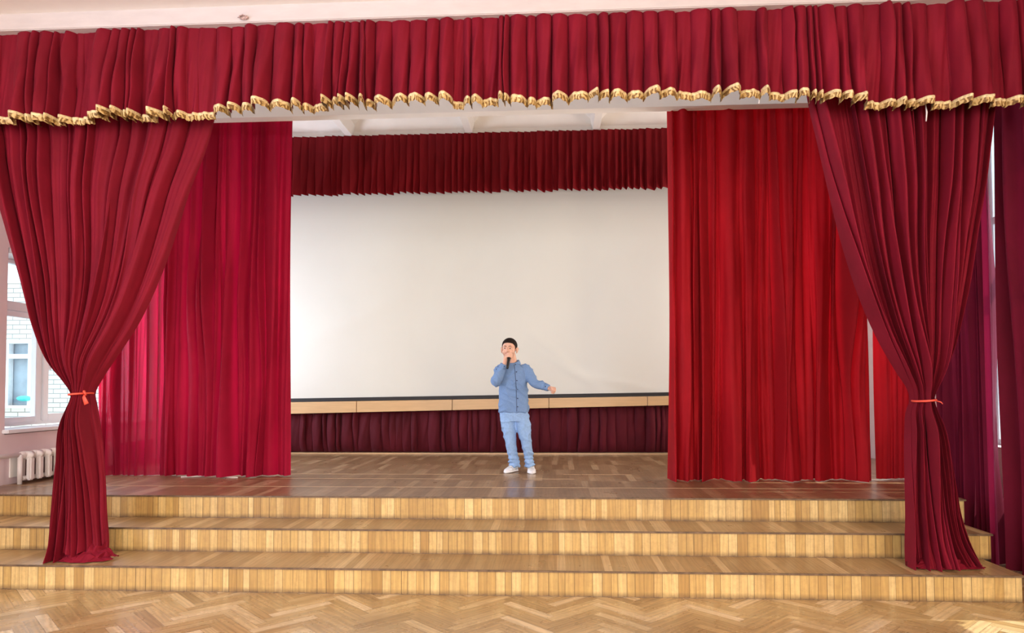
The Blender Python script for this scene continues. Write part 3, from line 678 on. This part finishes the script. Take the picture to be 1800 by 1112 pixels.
# arms
sR, eR, wR = B(880.5, 649, .0), B(872.5, 669, -.15), B(886.6, 639.5, -.165)
sL, eL, wL = B(923.5, 648, .0), B(940, 672.5, -.07), B(964.8, 681.8, -.13)
palmR = mh + ax * .024 + e1 * .034 + e2 * -.004
body.append(chain([sR, (sR + eR) / 2, eR], [.044, .040, .034])); body.append(chain([eR, (eR + wR) / 2, wR, palmR + e1 * .004 + ax * .012], [.034, .030, .021, .022]))
body.append(chain([sL, (sL + eL) / 2, eL], [.044, .040, .034])); body.append(chain([eL, (eL + wL) / 2, wL], [.034, .029, .021]))
# right hand closed round the microphone
body.append(sphere(palmR, (.015, .026, .034), rot=Matrix.Rotation(.15, 4, 'Y')))
body.append(sphere(palmR + ax * -.012 + e2 * -.010, (.015, .020, .026)))
for k, (ln, rr) in enumerate(((2.75, .0078), (3.0, .0082), (2.9, .0080), (2.6, .0068))):
    a0 = .10; pts = [palmR * .35 + around(-.006 + .0148 * k, a0, .034) * .65] + [around(-.006 + .0148 * k, a0 + ln * f, .0290) for f in (.18, .42, .68, 1.0)]
    body.append(chain(pts, [rr * 1.15, rr * 1.1, rr, rr * .95, rr * .85], 10))
body.append(chain([palmR + ax * -.010 + e2 * -.012, around(.006, -.7, .032), around(.0, -1.5, .030), around(-.002, -2.2, .029)], [.012, .010, .009, .0078], 10))
# left hand, loosely closed, held out to the side
fx = (wL - eL).normalized(); fz = Vector((0, -.35, 1)); fz = (fz - fx * fz.dot(fx)).normalized(); fy = fx.cross(fz).normalized()
if fy.y > 0: fy = -fy
def LH(a, b, c): return wL + fx * a + fz * b + fy * c            # a along the hand, b up across the knuckles, c towards the hall (palm side)
body.append(chain([wL, LH(.025, .002, 0), LH(.052, .0, 0)], [.020, .023, .024]))
for k, b in enumerate((.026, .009, -.008, -.024)):
    rr = (.0085, .0088, .0085, .0074)[k]; e_ = (0, .004, .001, -.006)[k]
    body.append(chain([LH(.040, b * .8, .002), LH(.068 + e_, b, .004), LH(.078 + e_, b, .022), LH(.062 + e_, b * .95, .034), LH(.046, b * .9, .028)], [rr * 1.2, rr * 1.1, rr, rr * .95, rr * .85], 10))
body.append(chain([LH(.014, .016, .010), LH(.034, .030, .026), LH(.052, .024, .040), LH(.064, .012, .043)], [.013, .011, .0095, .008], 10))
bd = fuse('body', body, .0042, M['skin'], BOY, 2)
tag(bd, 'head, neck and bare hands')

# hair, face
def line(y):
    return float(np.interp(y, [-.10, -.080, -.055, -.035, -.012, .012, .03, .06, .12], [.070, .066, .056, .034, -.004, .014, -.030, -.05, -.055]))
def hairgrid(k):
    rows = []
    for a in np.linspace(0, 2 * PI, 96, endpoint=False):
        y0_ = .014 + .0975 * .93 * math.sin(a); zl = line(y0_) + .0016 * math.sin(a * 47); ct = max(-.95, min(.98, (zl - .034) / .0835)); tm = math.acos(ct)
        r_ = []
        for q_ in np.linspace(.02, 1, 26):
            t_ = tm * q_; n_ = Vector((math.sin(t_) * math.cos(a), math.sin(t_) * math.sin(a), math.cos(t_)))
            w_ = k * (1 - .03 * q_ ** 4) + .012 * noise.noise(n_ * 14)
            r_.append((n_.x * .0795 * w_, .014 + n_.y * .0975 * w_, .034 + n_.z * .0835 * w_))
        rows.append(r_)
    return rows
ha, hb = np.array(hairgrid(1.005)), np.array(hairgrid(.93))
hr = grid(np.concatenate([ha, hb[:, ::-1]], 1), closed_u=True); hd(hr)
link('hair', hr, M['hair'], BOY)
for s in (-1, 1):
    ey = link('eye', hd(sphere((s * .028, -.0765, .003), (.0115, .010, .0052))), M['eyewhite'], BOY)
    link('iris', hd(sphere((s * .028 - .001, -.0845, .003), (.0068, .004, .0056))), M['iris'], ey)
    link('eyebrow', hd(chain([(s * .013, -.0865, .024), (s * .028, -.0865, .028), (s * .044, -.075, .021)], [.0026, .0030, .0020], 8)), M['brow'], BOY)
link('mouth', hd(chain([(-.020, -.084, -.046), (0, -.090, -.052), (.020, -.084, -.046)], [.003, .0080, .003], 10)), M['lip'], BOY)

def crease(amp, seed, dirs, extra=None):
    """sharp-edged folds: warped directional waves that fade in and out over the cloth"""
    def g(c):
        v = 0
        for k, (dx, dz, f) in enumerate(dirs):
            q_ = Vector((c.x * 5 + seed + k * 7, c.y * 5, c.z * 5)); wp = noise.noise(q_) * 2.6 + noise.noise(q_ * 2.7) * .9
            msk = max(0, noise.noise(Vector((c.x * 6 - seed - k * 3, c.y * 6, c.z * 6 + 4))) + .22)
            v += ((1 - abs(math.sin(c.x * dx * f + c.z * dz * f + c.y * 6 + wp))) ** 1.6 - .35) * msk * 1.5
        return amp * (v + (extra(c) if extra else 0))
    return g
shirt = [stack([(B(903.2, 724.5), .158, .112), (B(903, 722), .160, .114), (B(902.6, 700), .153, .112), (B(902, 678), .150, .112), (B(902, 662), .150, .110), (B(902, 653, .0), .148, .102), (B(902, 646, .005), .130, .086), (B(901.5, 641, .012), .090, .070), (B(901, 637.5, .015), .062, .058)]),
         flatchain([B(886, 652, .0), sR + Vector((0, 0, -.004)), (sR + eR) / 2 + Vector((-.004, 0, -.01)), eR + Vector((0, -.0, -.010)), (eR * .55 + wR * .45) + Vector((-.004, .0, -.008)), eR * .12 + wR * .88, eR * .03 + wR * .97], [.055, .062, .060, .056, .050, .040, .038], 22),
         flatchain([B(918, 650, 0), sL + Vector((0, 0, -.008)), (sL + eL) / 2 + Vector((0, 0, -.006)), eL + Vector((0, 0, -.004)), (eL + wL) / 2, eL * .12 + wL * .88, eL * .03 + wL * .97], [.055, .060, .055, .050, .044, .036, .034], 22)]
SH = fuse('shirt', shirt, .0055, M['shirt'], BOY, 3, crease(.013, 3.1, ((1, .35, 26), (-.5, 1, 30), (.6, 1, 38))))
jeans = [stack([(B(903.5, 740), .135, .095), (B(903.5, 730), .148, .104), (B(903.5, 718), .146, .102)]),
         flatchain([B(893.5, 729, 0), B(894.0, 748, -.01), B(897.5, 773, -.02), B(900.5, 795, .0), B(903.7, 811, .01), B(903.5, 819, .01)], [.080, .078, .062, .056, .058, .058], 26),
         flatchain([B(917.0, 729, 0), B(920.0, 750, -.02), B(925, 776, -.04), B(928.5, 797, -.02), B(930.6, 812, -.015), B(930.6, 820, -.015)], [.080, .076, .059, .051, .050, .050], 26)]
JN = fuse('jeans', jeans, .0055, M['denim'], BOY, 3, crease(.013, 8.7, ((.5, 1, 34), (-.8, 1, 26), (1, .15, 40)), lambda c: .9 * max(0, 1 - c.z / .28) * math.sin(c.z * 150 + 3 * noise.noise(c * 14)) - .15))
# front placket, buttons, collar and cuffs
bv = BVHTree.FromPolygons([v.co for v in SH.data.vertices], [tuple(p.vertices) for p in SH.data.polygons])
def front(px, py, off=.002):
    o_ = B(px, py, 0); d = Vector((B(px, py, .1) - B(px, py, 0))).normalized(); h = bv.ray_cast(o_ - d * .5, d)
    return (h[0] - d * off, h[1]) if h[0] else (o_, Vector((0, -1, 0)))
pl = [(905.3, 641), (906.2, 648), (907, 656), (908, 668), (908.8, 682), (909.3, 698), (909.6, 712), (909.8, 723)]
plf = list(zip(np.interp(np.linspace(641, 723, 60), [p_[1] for p_ in pl], [p_[0] for p_ in pl]), np.linspace(641, 723, 60)))
link('placket_seam', tube([front(x - 1.5, y, .0012)[0] for x, y in plf], .0026, 6), M['stitch'], BOY)
for x, y in ((906, 640.5), (907.8, 653.3), (908.6, 668.5), (909.8, 684.4), (910, 700), (910, 714.5)):
    c_, n_ = front(x, y, .001); m_ = sphere((0, 0, 0), (.0062, .0062, .0028), 12, 8); m_.transform(Matrix.Translation(c_) @ n_.to_track_quat('Z', 'Y').to_matrix().to_4x4()); link('button', m_, M['stitch'], BOY)
nc = B(901, 636.5, .016)
A_ = np.linspace(math.radians(-62), math.radians(242), 40)
rows = []
for r_, z_ in ((.057, -.012), (.058, .020), (.062, .026), (.070, .016), (.082, -.014), (.078, -.018), (.066, .008), (.060, -.014)):
    rows.append([(nc.x + r_ * 1.05 * math.cos(a), nc.y + r_ * math.sin(a), nc.z + z_ - .028 * max(0, -math.sin(a)) ** 1.0 - (.012 if r_ > .07 and math.sin(a) < -.5 else 0)) for a in A_])
link('collar', grid(np.array(rows)), M['shirt'], BOY)
for (w_, e_, r_) in ((wR, eR, .0405), (wL, eL, .0365)):
    d = (w_ - e_).normalized(); link('cuff', tube([w_ - d * .050, w_ - d * .048, w_ - d * .006, w_ - d * .003, w_ - d * .003], [r_ * .9, r_ * 1.06, r_ * .98, r_ * .92, r_ * .6], 24), M['shirt'], BOY)
for x, y in ((886.6, 643.6), (872.3, 648.5), (958.5, 679)):
    c_, n_ = front(x, y, .002); m_ = sphere((0, 0, 0), (.006, .006, .003), 12, 8); m_.transform(Matrix.Translation(c_) @ n_.to_track_quat('Z', 'Y').to_matrix().to_4x4()); link('button', m_, M['stitch'], BOY)
# shoes
def shoe(c, ang):
    mt_ = Matrix.Translation(c) @ Matrix.Rotation(ang, 4, 'Z')          # toe towards -y
    T = np.linspace(0, 1, 22); yy = .085 - T * .225
    hw = np.interp(T, [0, .08, .3, .5, .72, .9, 1], [.012, .030, .034, .034, .043, .034, .010]); ht = np.interp(T, [0, .08, .3, .45, .7, .9, 1], [.062, .078, .080, .070, .050, .040, .028])
    def sec(w, h0, h1, n=20):
        return [(w * math.copysign(abs(math.cos(a)) ** .7, math.cos(a)), (h0 + h1) / 2 + (h1 - h0) / 2 * math.copysign(abs(math.sin(a)) ** .8, math.sin(a))) for a in np.linspace(0, 2 * PI, n, endpoint=False)]
    up = np.array([[(x, y, z) for x, z in sec(w, .006, h)] for y, w, h in zip(yy, hw, ht)]); so = np.array([[(x * 1.12, y * 1.04, z) for x, z in sec(w, 0, .026)] for y, w in zip(yy, hw)])
    def closed(P, mat, name, par):
        bm = bmesh.new(); R = [[bm.verts.new(p) for p in r] for r in P]; n = len(P[0])
        for a, b in zip(R, R[1:]):
            for j in range(n): bm.faces.new((a[j], b[j], b[(j + 1) % n], a[(j + 1) % n]))
        bm.faces.new(R[0]); bm.faces.new(R[-1][::-1]); bmesh.ops.recalc_face_normals(bm, faces=bm.faces)
        for f in bm.faces: f.smooth = True
        me = bpy.data.meshes.new('m'); bm.to_mesh(me); bm.free(); me.transform(mt_); return link(name, me, mat, par)
    s_ = closed(up, M['shoe_grey'], 'shoe', BOY); closed(so, M['shoe'], 'sole', s_)
    toe = np.array([[(x * 1.03, y - .001, z * 1.03) for x, z in sec(w, .008, h)] for y, w, h in zip(yy[14:], hw[14:], ht[14:])]); closed(toe, M['shoe'], 'toe_cap', s_)
    for k in (8, 11):
        bandm = np.array([[(x * 1.06, y, z * 1.05) for x, z in sec(w, .010, h)] for y, w, h in zip(yy[k:k + 3], hw[k:k + 3], ht[k:k + 3])]); closed(bandm, M['shoe'], 'strap', s_)
def ground(px, py): return Vector(atz(px, py, DZ)) - BASE
a_ = ground(901, 829); a_.z = 0; shoe(a_, math.radians(-28))
a_ = ground(933.5, 830); a_.z = 0; shoe(a_, math.radians(6))

MIC = link('microphone', join([tube([mh + ax * .015, mh + ax * .04, mh + ax * .05, mt - ax * .03, mt - ax * .004, mt], [.019, .019, .0165, .0145, .0135, .009], 18), sphere(mh, (.022, .022, .024))]), M['foam'])
MIC.location = BASE; tag(MIC, 'black handheld microphone held by the boy against his mouth', 'microphone')
